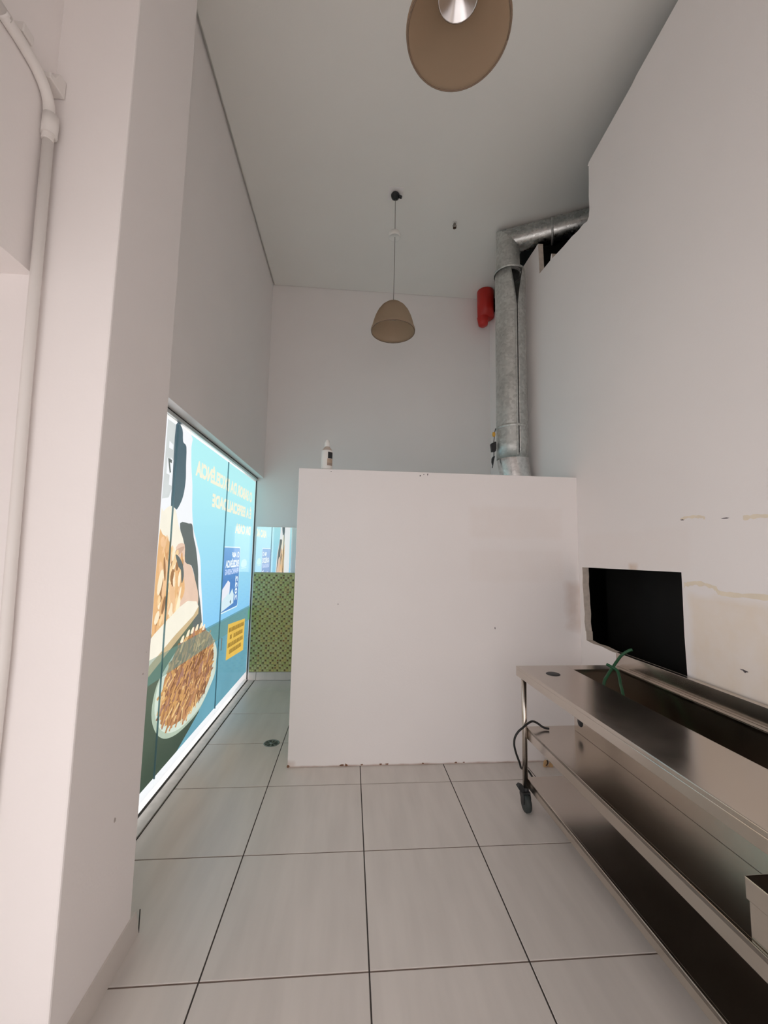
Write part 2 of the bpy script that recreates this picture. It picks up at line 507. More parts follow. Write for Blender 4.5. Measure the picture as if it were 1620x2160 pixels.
# mosaic band: tiny glass tiles, one joined part
mg1 = plain('mosaic_green', (0.50, 0.52, 0.19), 0.25)
mg2 = plain('mosaic_olive', (0.56, 0.55, 0.25), 0.25)
mg3 = plain('mosaic_yellow', (0.58, 0.50, 0.18), 0.25)
mbn = plain('mosaic_brown', (0.17, 0.115, 0.03), 0.3)
mor = plain('mosaic_amber', (0.32, 0.17, 0.035), 0.3)
mgr = plain('mosaic_grout', (0.52, 0.51, 0.25), 0.9)
mo = MB()
mo.box((XG + 0.03, YB - 0.004, 0.094), (XR, YB, 1.245), 5)
ts = 0.0283
cols = int((XR - (XG + 0.03)) / ts); rows = int((1.245 - 0.094) / ts)
off = 0
for rr in range(rows):
    off = (off + random.choice((1, -1, -1, 1, 1))) % 3
    for cc in range(min(cols, 60)):
        x0 = XG + 0.032 + cc * ts; z0 = 0.096 + rr * ts
        k = 3 if cc % 3 == off else random.choice((0, 0, 1, 1, 2))
        if random.random() < 0.025: k = 4
        g = 0.0022
        x1, z1 = x0 + ts - g, z0 + ts - g
        if k >= 3:
            x0 += ts * .12; z0 += ts * .12; x1 -= ts * .12; z1 -= ts * .12
        ya, yb = YB - 0.004, YB - 0.0075
        mo.add([(x0, ya, z0), (x1, ya, z0), (x1, ya, z1), (x0, ya, z1), (x0 + .001, yb, z0 + .001), (x1 - .001, yb, z0 + .001), (x1 - .001, yb, z1 - .001), (x0 + .001, yb, z1 - .001)],
               [(4, 5, 6, 7), (0, 1, 5, 4), (1, 2, 6, 5), (2, 3, 7, 6), (3, 0, 4, 7)], k)
mos = mo.build('mosaic_tiles', [mg1, mg2, mg3, mbn, mor, mgr], wb, fix=False)
mos['kind'] = 'stuff'; mos['label'] = 'green and brown mosaic tiles'
# skirting tiles
bbk = struct(MB().box((XG + 0.03, YB - 0.004, 0.0), (XR, YB, 0.094)).build('baseboard_back', grout))
x = XG + 0.03
for w in (0.088, 0.6, 0.6, 0.6, 0.6, 0.6):
    x1 = min(x + w - 0.004, XR)
    if x1 - x > 0.02:
        MB().box((x, YB - 0.014, 0.003), (x1, YB - 0.004, 0.092)).build('tile', tile_m, bbk, bevel=0.001)
    x += w

# partition
wp = struct(MB().box((-0.40, YP, 0.0), (XR, YP + 0.14, 2.132)).build('wall_partition', paint_part, bevel=0.003), 'white low partition wall standing across the room')
scuff = plain('grey_scuff', (0.50, 0.45, 0.43), 0.9)
rust = plain('rust_brown', (0.20, 0.10, 0.055), 0.95, noise=0.4, nscale=40)
def flake(parent, mat, axis, a, b, u, v, w, h, seed):
    rn = random.Random(seed); n = 9
    pts = []
    for k in range(n):
        t = 2 * math.pi * k / n; q = 0.55 + 0.45 * rn.random()
        pts.append((u + w * math.cos(t) * q, v + h * math.sin(t) * q))
    MB().prism(pts, axis, a, b).build('paint_chip', mat, parent)
for k, (x, z, w, h) in enumerate(((0.520, 2.104, .006, .008), (0.578, 2.115, .005, .010), (0.548, 2.115, .003, .006), (-0.16, 2.112, .007, .003), (-0.08, 1.13, .004, .006), (1.10, .96, .004, .010))):
    flake(wp, chip, 'y', YP - 0.0012, YP, x, z, w, h, k)
for k, (x, w, h) in enumerate(((-0.395, .012, .010), (-0.02, .022, .007), (0.01, .012, .012), (0.12, .010, .005), (0.255, .012, .006), (0.30, .016, .005), (0.56, .010, .006), (0.80, .012, .005), (0.86, .012, .004))):
    flake(wp, rust, 'y', YP - 0.0015, YP, x, .010, w, h, 20 + k)
for k, (y, z, w, h) in enumerate(((1.725, 1.02, .006, .008), (1.60, .56, .012, .016), (1.74, 1.10, .003, .006))):
    flake(pillar, scuff, 'x', -0.80, -0.7995, y, z, w * .7, h * .7, 40 + k)

# right wall: torn plasterboard with a rectangular hole
outer = [(YF, -0.03), (YB, -0.03), (YB, 4.63), (3.95, 4.60), (3.776, 4.595), (3.70, 4.588), (3.616, 4.586), (3.612, 4.50), (3.604, 4.36), (3.599, 4.258),
         (3.54, 4.250), (3.46, 4.240), (3.385, 4.232), (3.375, 4.262), (3.362, 4.284), (3.352, 4.262), (3.350, 4.226), (3.25, 4.205), (3.14, 4.184), (3.02, 4.168), (2.93, 4.142),
         (2.85, 4.135), (2.80, 4.115), (2.775, 4.135), (2.765, 4.19), (2.768, 4.30), (2.760, 4.42), (2.756, 4.545), (2.770, 4.556), (2.752, 4.574), (2.70, 4.580), (2.50, 4.598), (2.26, 4.622), (2.22, 4.635), (1.875, 4.668), (YF, 4.72)]
hole = [(3.008, 1.427), (3.004, 1.36), (3.010, 1.30), (3.002, 1.22), (3.000, 1.15), (2.992, 1.08), (2.999, 1.02), (2.988, 0.955), (2.980, 0.95), (2.978, 0.888),
        (2.90, 0.880), (2.80, 0.884), (2.70, 0.876), (2.062, 0.880), (2.068, 1.10), (2.066, 1.30), (2.066, 1.436)]
def wall_with_hole(name, outer, hole, x0, x1, mats):
    bm = bmesh.new()
    def loop(pts):
        vs = [bm.verts.new((x0, p[0], p[1])) for p in pts]
        return [bm.edges.new((vs[i], vs[(i + 1) % len(vs)])) for i in range(len(vs))]
    es = loop(outer) + loop(hole)
    bmesh.ops.triangle_fill(bm, use_beauty=True, use_dissolve=False, edges=es)
    r = bmesh.ops.extrude_face_region(bm, geom=bm.faces[:])
    for v in [g for g in r['geom'] if isinstance(g, bmesh.types.BMVert)]:
        v.co.x = x1
    bmesh.ops.recalc_face_normals(bm, faces=bm.faces)
    for f in bm.faces:
        f.material_index = 0 if abs(f.normal.x) > 0.5 else 1
    me = bpy.data.meshes.new(name); bm.to_mesh(me); bm.free()
    for m in mats: me.materials.append(m)
    o = bpy.data.objects.new(name, me); COL.objects.link(o)
    return o
wr = struct(wall_with_hole('wall_right', outer, hole, XR, XR + 0.05, [paint_right, gypsum]), 'tall white plasterboard wall with torn top edge and square hole')
# space behind the right wall, darkness painted into its surfaces
struct(MB().box((2.95, YF, -0.03), (3.1, YB, ZC)).build('wall_shaft', dark_void), 'shaft behind the right wall, painted near-black as unlit void')
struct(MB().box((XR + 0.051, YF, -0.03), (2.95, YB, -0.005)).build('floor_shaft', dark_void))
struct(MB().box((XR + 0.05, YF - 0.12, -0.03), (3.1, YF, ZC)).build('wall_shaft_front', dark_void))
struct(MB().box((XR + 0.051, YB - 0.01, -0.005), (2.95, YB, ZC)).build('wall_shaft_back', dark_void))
struct(MB().prism([(1.826, 3.73), (2.95, 3.18), (2.95, YB - .012), (1.826, YB - .012)], 'z', ZC - 0.012, ZC - 0.001).build('ceiling_void_panel', dark_void))  # dark panel added in place of the black void behind the duct
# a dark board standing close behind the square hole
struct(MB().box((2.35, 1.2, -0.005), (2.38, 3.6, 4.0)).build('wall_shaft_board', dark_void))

# glue residue, chips on the right wall
def ribbon(name, pts, h, t, mat, parent, seed=0):
    rnd = random.Random(seed); mb = MB()
    top = []; bot = []
    P = catmull([(p[0], p[1], 0) for p in pts], 6)
    for q in P:
        w = h * (0.6 + 0.8 * rnd.random())
        top.append((q.x, q.y + w / 2)); bot.append((q.x, q.y - w / 2 * (0.6 + rnd.random() * 0.8)))
    n = len(top)
    for i in range(n - 1):
        mb.prism([top[i], top[i + 1], bot[i + 1], bot[i]], 'x', XR - t, XR)
    return mb.build(name, mat, parent)
ribbon('glue_residue', [(2.05, 1.372), (1.97, 1.385), (1.90, 1.378), (1.86, 1.366), (1.845, 1.35), (1.75, 1.347), (1.60, 1.352), (1.3, 1.35)], 0.019, 0.0018, glue, wr, 2)
ribbon('glue_residue', [(2.05, 1.722), (2.0, 1.728), (1.93, 1.724), (1.90, 1.715)], 0.012, 0.0012, glue, wr, 4)
ribbon('glue_residue', [(1.70, 1.70), (1.62, 1.70), (1.5, 1.69)], 0.016, 0.0012, glue, wr, 5)
for (y, z, w, h) in ((2.04, 1.717, 0.014, 0.004), (1.955, 1.724, 0.008, 0.004), (1.79, 1.705, 0.022, 0.003), (1.61, 1.357, 0.008, 0.004), (1.752, 1.016, 0.013, 0.003), (1.742, 1.012, 0.008, 0.006), (1.735, 1.014, 0.010, 0.003)):
    MB().prism([(y - w, z), (y - w * .3, z + h), (y + w, z + h * .4), (y + w * .6, z - h * .7), (y - w * .4, z - h)], 'x', XR - 0.001, XR).build('paint_chip', chip, wr)

# ================================================================== WINDOW WITH POSTER
win = bpy.data.objects.new('window_1', None); COL.objects.link(win)
win.location = (XG, 3.4, 0)
struct(win, 'tall shop window covered with a backlit printed food poster')
PANES = [(1.785, 2.750), (2.755, 3.880), (3.886, 5.018)]
for a, b in PANES:
    MB().box((XG + 0.006, a, 0.012), (XG + 0.014, b, 2.352)).build('glass_pane', glass, win)
for y in (2.7525, 3.883):
    MB().box((XG + 0.004, y - 0.0011, 0.1), (XG + 0.0145, y + 0.0011, 2.335)).build('pane_joint', plain('pane_edge', (0.17, 0.33, 0.40), 0.3) if 'pane_edge' not in MATS else MATS['pane_edge'], win)
MB().box((XG + 0.004, 5.0185, 0.012), (XG + 0.016, YB, 2.352)).build('side_seal', dark_gap, win)
MB().box((XG - 0.03, 1.78, 2.352), (XG + 0.028, YB, 2.376)).build('top_rail', alu, win, bevel=0.002)
MB().box((XG - 0.03, 1.78, 2.376), (XG + 0.020, YB, ZO)).build('rail_gap', dark_gap, win)
MB().box((XG - 0.02, 1.78, 0.0), (XG + 0.016, YB, 0.011)).build('bottom_channel', alu, win)
MB().box((XG + 0.016, 1.78, -0.03), (XG + 0.03, YB, 0.002)).build('channel_gap', dark_gap, win)
MB().box((XG + 0.03, 1.78, -0.03), (-1.0745, YB - 0.015, 0.006)).build('sill_strip', sill_m, win, bevel=0.0015)
MB().box((-1.0745, 1.78, -0.03), (-1.0690, YB - 0.015, -0.002)).build('sill_joint', grout_dark, win)

F = {}
def F_(name, rgb, **k):
    if name not in F: F[name] = film('film_' + name, srgb(*rgb), **k)
    return F[name]
F_('blue', (138, 200, 240), col2=srgb(178, 234, 238), z0=0.85, z1=2.1)
F_('teal', (104, 158, 176), noise=0.07, nscale=3)
F_('white', (238, 238, 242))
F_('cream', (240, 236, 214))
F_('dark', (92, 110, 116), col2=srgb(78, 98, 108), z0=1.75, z1=2.3, noise=0.05)
F_('dark2', (104, 110, 108), noise=0.06)
F_('green', (64, 78, 66), col2=srgb(104, 114, 98), z0=0.15, z1=0.9, noise=0.06)
F_('palegrey', (205, 208, 208), noise=0.06)
F_('tray', (242, 234, 218), noise=0.03)
F_('tray2', (205, 180, 142), noise=0.05)
F_('skin', (228, 196, 176), noise=0.05)
F_('skin2', (206, 170, 148), noise=0.05)
F_('bowl', (208, 218, 205), noise=0.05)
F_('bowl2', (176, 190, 172), noise=0.05)
F_('fry_base', (158, 112, 78), noise=0.15, nscale=14)
for k, c in enumerate([(206, 156, 100), (176, 126, 84), (228, 188, 134), (148, 104, 82), (190, 138, 96), (134, 92, 66), (168, 124, 108)]):
    F_('fry%d' % k, c, noise=0.10, nscale=40)
for k, c in enumerate([(240, 206, 160), (228, 180, 130), (250, 230, 200), (214, 160, 112), (236, 192, 150), (160, 118, 84)]):
    F_('food%d' % k, c, noise=0.06, nscale=10)
F_('seal', (86, 134, 196), col2=srgb(120, 168, 220), z0=1.2, z1=1.5)
F_('sealtext', (232, 240, 246))
F_('sealtext2', (186, 204, 238))
F_('bag', (206, 226, 234)); F_('bag2', (226, 226, 236)); F_('line', (222, 240, 246))
F_('logo', (200, 236, 236))
band_m = film('film_band', srgb(104, 142, 132), alpha=0.55)
fprint = MB().prism([(1.785, 0.10), (5.018, 0.10), (5.018, 2.338), (2.0, 2.338), (2.0, 2.05), (1.785, 2.05)], 'x', XG - 0.002, XG).build('printed_film', F['blue'], win)
fprint['label'] = 'backlit blue printed film'
layer = [0]
def sheet(name, pts, mat, depth=None, parent=fprint):
    layer[0] += 1
    x = XG + 0.00012 * layer[0]
    n = len(pts)
    return MB().add([(x, p[0], p[1]) for p in pts], [tuple(range(n))]).build(name, mat, parent, fix=False)
def smooth_poly(pts, n=5):
    P = [Vector((p[0], p[1], 0)) for p in pts]; out = []
    m = len(P)
    for i in range(m):
        a, b, c, d = P[i - 1], P[i], P[(i + 1) % m], P[(i + 2) % m]
        for k in range(n):
            t = k / n
            q = 0.5 * ((2 * b) + (c - a) * t + (2 * a - 5 * b + 4 * c - d) * t * t + (3 * b - a - 3 * c + d) * t ** 3)
            out.append((q.x, q.y))
    return out
# large areas of the print (y, z)
sheet('print_shape', [(3.47, .86), (5.018, .86), (5.018, .10), (3.0, .10), (3.2, .3)], F['teal'])
sheet('print_shape', [(1.785, .10), (3.10, .10), (3.50, .215), (3.62, .40), (3.60, .62), (3.50, .80), (3.46, .90), (3.35, 1.05), (2.60, 1.0), (1.785, .95)], F['green'])
sheet('print_shape', smooth_poly([(2.02, 2.337), (2.6, 2.337), (2.992, 2.337), (3.01, 2.25), (3.03, 2.12), (3.075, 1.977), (3.10, 1.80), (3.15, 1.66), (3.20, 1.60), (3.255, 1.53), (3.33, 1.428), (3.375, 1.25), (3.43, 1.08), (3.482, .87), (3.44, .88), (3.2, 1.0), (2.65, 1.0), (2.0, 1.05), (2.0, 1.6)], 3), F['white'])
sheet('print_shape', [(2.615, 2.33), (2.735, 2.33), (2.735, 1.90), (2.70, 1.84), (2.61, 1.82)], F['palegrey'])
for (a, b, c, d) in ((2.655, 2.20, 2.715, 2.155), (2.645, 2.09, 2.70, 1.985), (2.69, 2.10, 2.732, 1.92)):
    sheet('print_shape', [(a, b), (c, b - .01), (c, d), (a, d)], F['white'])
sheet('print_shape', smooth_poly([(2.733, 2.332), (2.835, 2.332), (2.86, 2.25), (2.92, 2.23), (2.935, 2.10), (2.947, 2.0), (2.93, 1.90), (2.895, 1.835), (2.835, 1.776), (2.80, 1.782), (2.742, 1.782), (2.735, 2.0)], 3), F['dark'])
sheet('print_shape', smooth_poly([(2.90, 1.686), (3.05, 1.695), (3.118, 1.690), (3.16, 1.60), (3.221, 1.517), (3.29, 1.36), (3.325, 1.207), (3.40, 1.05), (3.450, .87), (3.30, .865), (3.25, .95), (3.335, 1.118), (3.25, 1.27), (3.15, 1.39), (3.02, 1.41), (2.97, 1.55)], 3), F['dark2'])
# hand and bread
sheet('print_shape', smooth_poly([(2.61, 1.74), (2.64, 1.745), (2.72, 1.785), (2.81, 1.775), (2.88, 1.67), (2.97, 1.58), (3.0, 1.50), (2.90, 1.45), (2.7, 1.4), (2.61, 1.4)], 3), F['tray'])
sheet('print_shape', smooth_poly([(2.86, 1.52), (3.0, 1.545), (3.03, 1.42), (3.15, 1.385), (3.25, 1.27), (3.33, 1.15), (3.30, 1.06), (3.05, 1.05), (2.95, 1.2), (2.92, 1.36)], 3), F['skin'])
sheet('print_shape', smooth_poly([(2.86, 1.50), (2.99, 1.53), (2.98, 1.50), (2.88, 1.46)], 3), F['skin2'])
sheet('print_shape', smooth_poly([(2.605, 1.58), (2.65, 1.60), (2.75, 1.56), (2.85, 1.45), (2.96, 1.42), (3.03, 1.30), (3.05, 1.20), (2.95, 1.12), (2.80, 1.05), (2.65, 0.96), (2.60, 0.97)], 3), F['food1'])
fm = MB(); rnd = random.Random(11)
layer[0] += 1
fx = XG + 0.00012 * layer[0]
for k in range(110):
    cy = rnd.uniform(2.64, 3.0); cz = rnd.uniform(1.0, 1.56)
    if cz > 1.60 - (cy - 2.6) * 0.45 or cz < 0.98 + max(0, cy - 2.65) * 0.33: continue
    a = rnd.uniform(0.9, 1.9); ln = rnd.uniform(.03, .085); wd = rnd.uniform(.014, .035)
    pts = []
    for t in range(10):
        th = 2 * math.pi * t / 10
        u, v = ln * math.cos(th), wd * math.sin(th)
        pts.append((fx + k * 4e-6, cy + (u * math.cos(a) - v * math.sin(a)) * 0.9, cz + u * math.sin(a) + v * math.cos(a)))
    fm.add(pts, [tuple(range(10))], rnd.choice((0, 0, 1, 2, 2, 3, 4, 4, 5)))
fo = fm.build('print_food_pieces', [F['food%d' % k] for k in range(6)], fprint, fix=False); fo['kind'] = 'stuff'
layer[0] += 6
sheet('print_shape', smooth_poly([(2.86, 1.47), (2.92, 1.455), (2.99, 1.40), (3.02, 1.32), (2.99, 1.27), (2.965, 1.36), (2.92, 1.39)], 3), F['dark2'])
# wooden tray
sheet('print_shape', [(2.0, .70), (2.633, .99), (2.753, 1.035), (2.987, 1.109), (3.12, 1.135), (3.30, 1.11), (3.351, 1.061), (3.35, 1.01), (3.20, .955), (2.904, .855), (2.0, .55)], F['tray2'])
sheet('print_shape', [(2.0, .70), (2.633, .993), (2.753, 1.035), (2.987, 1.109), (3.12, 1.135), (3.30, 1.11), (3.345, 1.065), (3.25, 1.01), (2.95, .93), (2.0, .62)], F['tray'])
# bowl with fries
bowl = [(3.40, .865), (3.60, .83), (3.735, .747), (3.86, .62), (3.862, .50), (3.845, .41), (3.70, .32), (3.521, .25), (3.30, .235), (3.092, .25), (2.907, .305), (2.775, .402), (2.705, .535), (2.749, .686), (2.896, .777), (3.10, .85)]
sheet('print_shape', smooth_poly([(y - .035, z - .02) for y, z in bowl], 4), F['bowl2'])
sheet('print_shape', smooth_poly(bowl, 4), F['bowl'])
fries = [(3.46, .862), (3.716, .76), (3.765, .623), (3.729, .432), (3.53, .325), (3.206, .292), (2.944, .335), (2.80, .445), (2.775, .552), (2.842, .66), (2.94, .79), (3.1, .868)]
fr_s = smooth_poly(fries, 4)
sheet('print_shape', fr_s, F['fry_base'])
def inside(y, z, poly):
    c = False; n = len(poly)
    for i in range(n):
        (y1, z1), (y2, z2) = poly[i], poly[i - 1]
        if (z1 > z) != (z2 > z) and y < (y2 - y1) * (z - z1) / (z2 - z1) + y1: c = not c
    return c
layer[0] += 1
fx = XG + 0.00012 * layer[0]
fm = MB(); cnt = 0
while cnt < 520:
    cy = rnd.uniform(2.76, 3.78); cz = rnd.uniform(.29, .875)
    if not inside(cy, cz, fr_s): continue
    a = rnd.gauss(1.0, 0.38); ln = rnd.uniform(.018, .055); wd = rnd.uniform(.005, .011)
    ca, sa = math.cos(a), math.sin(a)
    q = [(-ln, -wd), (ln, -wd), (ln * 1.05, 0), (ln, wd), (-ln, wd)]
    fm.add([(fx + cnt * 1.2e-6, cy + (u * ca - v * sa) * 1.5, cz + u * sa + v * ca) for u, v in q], [(0, 1, 2, 3, 4)], rnd.choice((0, 0, 1, 2, 3, 4, 4, 5, 6)))
    cnt += 1
fo = fm.build('print_fries', [F['fry%d' % k] for k in range(7)], fprint, fix=False); fo['kind'] = 'stuff'
layer[0] += 7
for (y, z) in ((3.06, .872), (3.16, .895), (3.24, .90), (3.33, .905), (3.42, .905), (3.48, .88)):
    sheet('print_shape', smooth_poly([(y - .03, z - .015), (y, z + .018), (y + .035, z + .02), (y + .02, z - .02)], 3), F['food2'])

def text_obj(name, s, y0, y1, z0, z1, mat, parent=fprint, bold=0.05, vertical=False):
    """lettering on the outside of the film: reads from the street, so it is mirrored from inside"""
    layer[0] += 1
    cu = bpy.data.curves.new('lettering', 'FONT')
    cu.body = s; cu.offset = bold; cu.resolution_u = 3
    to = bpy.data.objects.new('lettering', cu); COL.objects.link(to)
    bpy.context.view_layer.update()
    dg = bpy.context.evaluated_depsgraph_get()
    me = bpy.data.meshes.new_from_object(to.evaluated_get(dg))
    bpy.data.objects.remove(to, do_unlink=True)
    co = [v.co.copy() for v in me.vertices]
    xa, xb = min(c.x for c in co), max(c.x for c in co)
    ya, yb = min(c.y for c in co), max(c.y for c in co)
    x = XG + 0.00012 * layer[0]
    off = Vector((0, 0, 0)); q = parent
    while q is not None: off += q.location; q = q.parent
    for v in me.vertices:
        u = (v.co.x - xa) / (xb - xa); w = (v.co.y - ya) / (yb - ya)
        if vertical:
            v.co = Vector((x, y0 + (y1 - y0) * w, z0 + (z1 - z0) * u)) - off
        else:
            v.co = Vector((x, y1 - (y1 - y0) * u, z0 + (z1 - z0) * w)) - off
    me.materials.clear(); me.materials.append(mat)
    o = bpy.data.objects.new(name, me); COL.objects.link(o); o.parent = parent
    return o
text_obj('lettering', 'O SABOR DA EXCELÊNCIA', 3.108, 4.862, 2.060, 2.212, F['cream'])
text_obj('lettering', 'É A ESPECIALIDADE', 3.506, 4.858, 1.868, 2.010, F['cream'])
text_obj('lettering', 'DA CASA', 4.233, 4.868, 1.678, 1.782, F['cream'])
text_obj('lettering', '7', 2.642, 2.70, 1.995, 2.085, F['dark2'])
# franchise seal
def rrect(y0, y1, z0, z1, r):
    out = []
    for (cy, cz, s) in ((y1 - r, z1 - r, 0), (y0 + r, z1 - r, 1), (y0 + r, z0 + r, 2), (y1 - r, z0 + r, 3)):
        for k in range(5):
            t = math.pi / 2 * (s + k / 4)
            out.append((cy + r * math.cos(t), cz + r * math.sin(t)))
    return out
sheet('print_seal', rrect(3.888, 4.468, .918, 1.542, .035), F['line'])
sheet('print_seal', rrect(3.895, 4.458, .930, 1.530, .030), F['seal'])
text_obj('lettering', 'ABF', 4.17, 4.33, 1.435, 1.485, F['sealtext'])
sheet('print_seal', rrect(4.36, 4.43, 1.43, 1.492, .03), F['sealtext'])
sheet('print_seal', rrect(4.375, 4.415, 1.443, 1.478, .018), F['seal'])
text_obj('lettering', 'EXCELÊNCIA', 3.975, 4.430, 1.335, 1.425, F['sealtext'])
text_obj('lettering', 'FRANCHISING', 3.968, 4.425, 1.268, 1.325, F['sealtext2'])
text_obj('lettering', '2022', 4.335, 4.420, .995, 1.245, F['sealtext'], vertical=True, bold=0.03)
sheet('print_seal', [(3.90, .935), (4.30, .975), (4.30, 1.06), (4.24, 1.125), (4.15, 1.07), (4.15, 1.19), (4.08, 1.215), (3.91, 1.14)], F['bag'])
sheet('print_seal', [(3.91, 1.03), (4.14, 1.10), (4.15, 1.19), (4.08, 1.215), (3.91, 1.14)], F['bag2'])
sheet('print_seal', [(4.17, 1.00), (4.20, 1.02), (4.215, 1.0), (4.20, .975)], F['dark'])
sheet('print_logo', smooth_poly([(4.53, 1.33), (4.74, 1.33), (4.75, 1.385), (4.66, 1.41), (4.54, 1.39)], 3), F['logo'])
sheet('print_logo', [(4.53, 1.318), (4.76, 1.318), (4.74, 1.308), (4.55, 1.308)], F['logo'])
layer[0] += 1
bx = XG + 0.00012 * (layer[0] + 4)
bnd = MB().add([(bx, 1.785, .703), (bx, 5.018, .697), (bx, 5.018, .847), (bx, 1.785, .851)], [(0, 1, 2, 3)]).build('tinted_band', band_m, win, fix=False)
bnd['label'] = 'translucent green band across the glass'
gm = film('film_green_end', srgb(92, 158, 104), alpha=0.7)
MB().add([(bx + .0002, 4.93, .705), (bx + .0002, 5.018, .70), (bx + .0002, 5.018, .85), (bx + .0002, 4.93, .80)], [(0, 1, 2, 3)]).build('tinted_band', gm, win, fix=False)
# slim white pull on the pane
MB().box((XG + 0.0142, 3.935, .59), (XG + 0.020, 3.952, .70)).build('pane_pull', white_pl, win, bevel=0.002)
# yellow notice stuck on the glass
nt_ = thing('paper_notice', 'yellow paper notice with four lines of dark print stuck on the window pane', 'notice', (XG + 0.015, 4.44, .41))
npap = film('notice_paper', srgb(216, 178, 84), noise=0.06, nscale=5)
nink = film('notice_ink', srgb(150, 120, 56), noise=0.08, nscale=20)
npo = [(4.118, .455), (4.757, .405), (4.770, .745), (4.135, .790)]
MB().prism(npo, 'x', XG + 0.0148, XG + 0.0156).build('paper', npap, nt_)
for (ya, yb, za) in ((4.17, 4.735, .690), (4.21, 4.28, .620), (4.34, 4.70, .617), (4.155, 4.72, .545), (4.21, 4.66, .478)):
    ln = MB(); y = ya
    while y < yb:
        w = rnd.uniform(.022, .045)
        slope = -.045
        za_ = za + (y - 4.45) * -.05
        ln.prism([(y, za_), (min(y + w, yb), za_), (min(y + w, yb) - .003, za_ + .042), (y + .003, za_ + .042)], 'x', XG + 0.0156, XG + 0.0160)
        y += w + .006
    ln.build('print_line', nink, nt_)

# mirror on the back wall
tag(MB().box((XG + 0.045, YB - 0.012, 1.249), (1.2, YB - 0.0005, 1.793)).build('mirror', mirror_m, bevel=0.001),
    'frameless wall mirror above the green mosaic reflecting the poster', 'mirror')

# ================================================================== PENDANT LAMPS
def pendant(loc, label):
    t = thing('pendant_lamp', label, 'lamp', loc, 0, 'tan bell pendant lamps')   # loc: ceiling point
    h = loc[2]; X, Y, Z = loc
    rim = 3.526
    prof = [(.1955, 0), (.2005, .004), (.203, .014), (.200, .026), (.193, .040), (.187, .065), (.178, .10), (.163, .145), (.142, .19), (.112, .232), (.075, .264), (.040, .284), (.018, .294), (.012, .306)]
    inn = [(max(r - .0035, .004), z + .001) for r, z in reversed(prof[:-1])]
    MB().lathe([(r, z + rim) for r, z in prof + inn + [prof[0]]], (X, Y, 0), 56).build('shade', shade_m, t)
    ring = MB(); n = 56
    ring.tube([(X + .1975 * math.cos(2 * math.pi * k / n), Y + .1975 * math.sin(2 * math.pi * k / n), rim) for k in range(n + 1)], .0035, 8)
    ring.build('rim', plain('shade_rim', (0.20, 0.135, 0.09), .5) if 'shade_rim' not in MATS else MATS['shade_rim'], t)
    cone = [(.004, rim + .280), (.018, rim + .275), (.030, rim + .25), (.045, rim + .215), (.078, rim + .160), (.079, rim + .156), (.074, rim + .158), (.040, rim + .205), (.0, rim + .22)]
    MB().lathe(cone, (X, Y, 0), 28).build('lamp_holder', chrome, t)
    MB().tube([(X, Y, rim + .30), (X + .003, Y, 4.2), (X + .001, Y, h - .03)], .0028, 8).build('cord', plain('grey_cord', (0.22, 0.20, 0.18), .7) if 'grey_cord' not in MATS else MATS['grey_cord'], t)
    zb = 4.474
    MB().lathe([(.0, zb + .052), (.022, zb + .050), (.045, zb + .036), (.057, zb + .012), (.058, zb - .008), (.052, zb - .02), (.048, zb - .016), (.0, zb - .012)], (X, Y, 0), 28).build('canopy', white_pl, t)
    b = MB()
    b.lathe([(.0, h - .001), (.03, h - .002), (.042, h - .02), (.036, h - .045), (.016, h - .058), (.0, h - .06)], (X, Y, 0), 14)
    b.tube([(X + .03, Y - .01, h - .035), (X + .058, Y - .015, h - .05)], .014, 8)
    b.build('ceiling_plug', black_pl, t)
    MB().box((X - .07, Y - .07, h - .004), (X + .07, Y + .07, h)).build('ceiling_plate', paint, t)
    return t
p1 = pendant((0.337, 3.532, ZC), 'tan bell pendant lamp hanging above the partition, seen whole with its cord')
p2 = dup(p1, (0.365, 1.365, ZC), 'large tan bell pendant lamp overhead, cut off by the top of the picture', 'tan bell pendant lamps')

# sprinkler head
t = thing('sprinkler_head', 'tiny dark sprinkler head on the ceiling right of the lamp cord', 'sprinkler', (0.983, 3.813, ZC))
MB().lathe([(0, ZC - .0005), (.026, ZC - .001), (.024, ZC - .006), (0, ZC - .007)], (0.983, 3.813, 0), 16).build('plate', white_pl, t)
sp = MB()
sp.lathe([(0, ZC - .006), (.012, ZC - .007), (.012, ZC - .025), (.006, ZC - .03), (0, ZC - .03)], (0.983, 3.813, 0), 12)
for s in (-1, 1):
    sp.tube([(0.983 + s * .01, 3.813, ZC - .02), (0.983 + s * .018, 3.813, ZC - .035), (0.983, 3.813, ZC - .055)], .004, 6)
sp.build('frame', MATS.get('grey_cord'), t)
MB().lathe([(0, ZC - .053), (.018, ZC - .055), (.018, ZC - .058), (0, ZC - .06)], (0.983, 3.813, 0), 12).build('deflector', brown_bit, t)

# red alarm housing in the corner
t = thing('alarm_housing', 'bright red plastic housing in the ceiling corner beside the duct', 'alarm', (1.655, 4.86, ZC))
MB().lathe([(0, ZC - .0005), (.104, ZC - .001), (.107, ZC - .012), (.105, ZC - .20), (.101, ZC - .36), (.0, ZC - .361)], (1.662, 4.86, 0), 36).build('drum', red_pl, t)
MB().lathe([(.074, ZC - .361), (.072, ZC - .385), (.058, ZC - .46), (.040, ZC - .475), (.0, ZC - .478)], (1.628, 4.86, 0), 36).build('nozzle', red_pl, t)

# ================================================================== DUCT
dc = (1.580, 3.85)
dt = thing('exhaust_duct', 'galvanised steel exhaust duct rising behind the partition and bending into the right wall', 'duct', (dc[0], dc[1], 1.4))
hd = Vector((0.90, -0.44, 0.0)).normalized()
r1 = 0.118
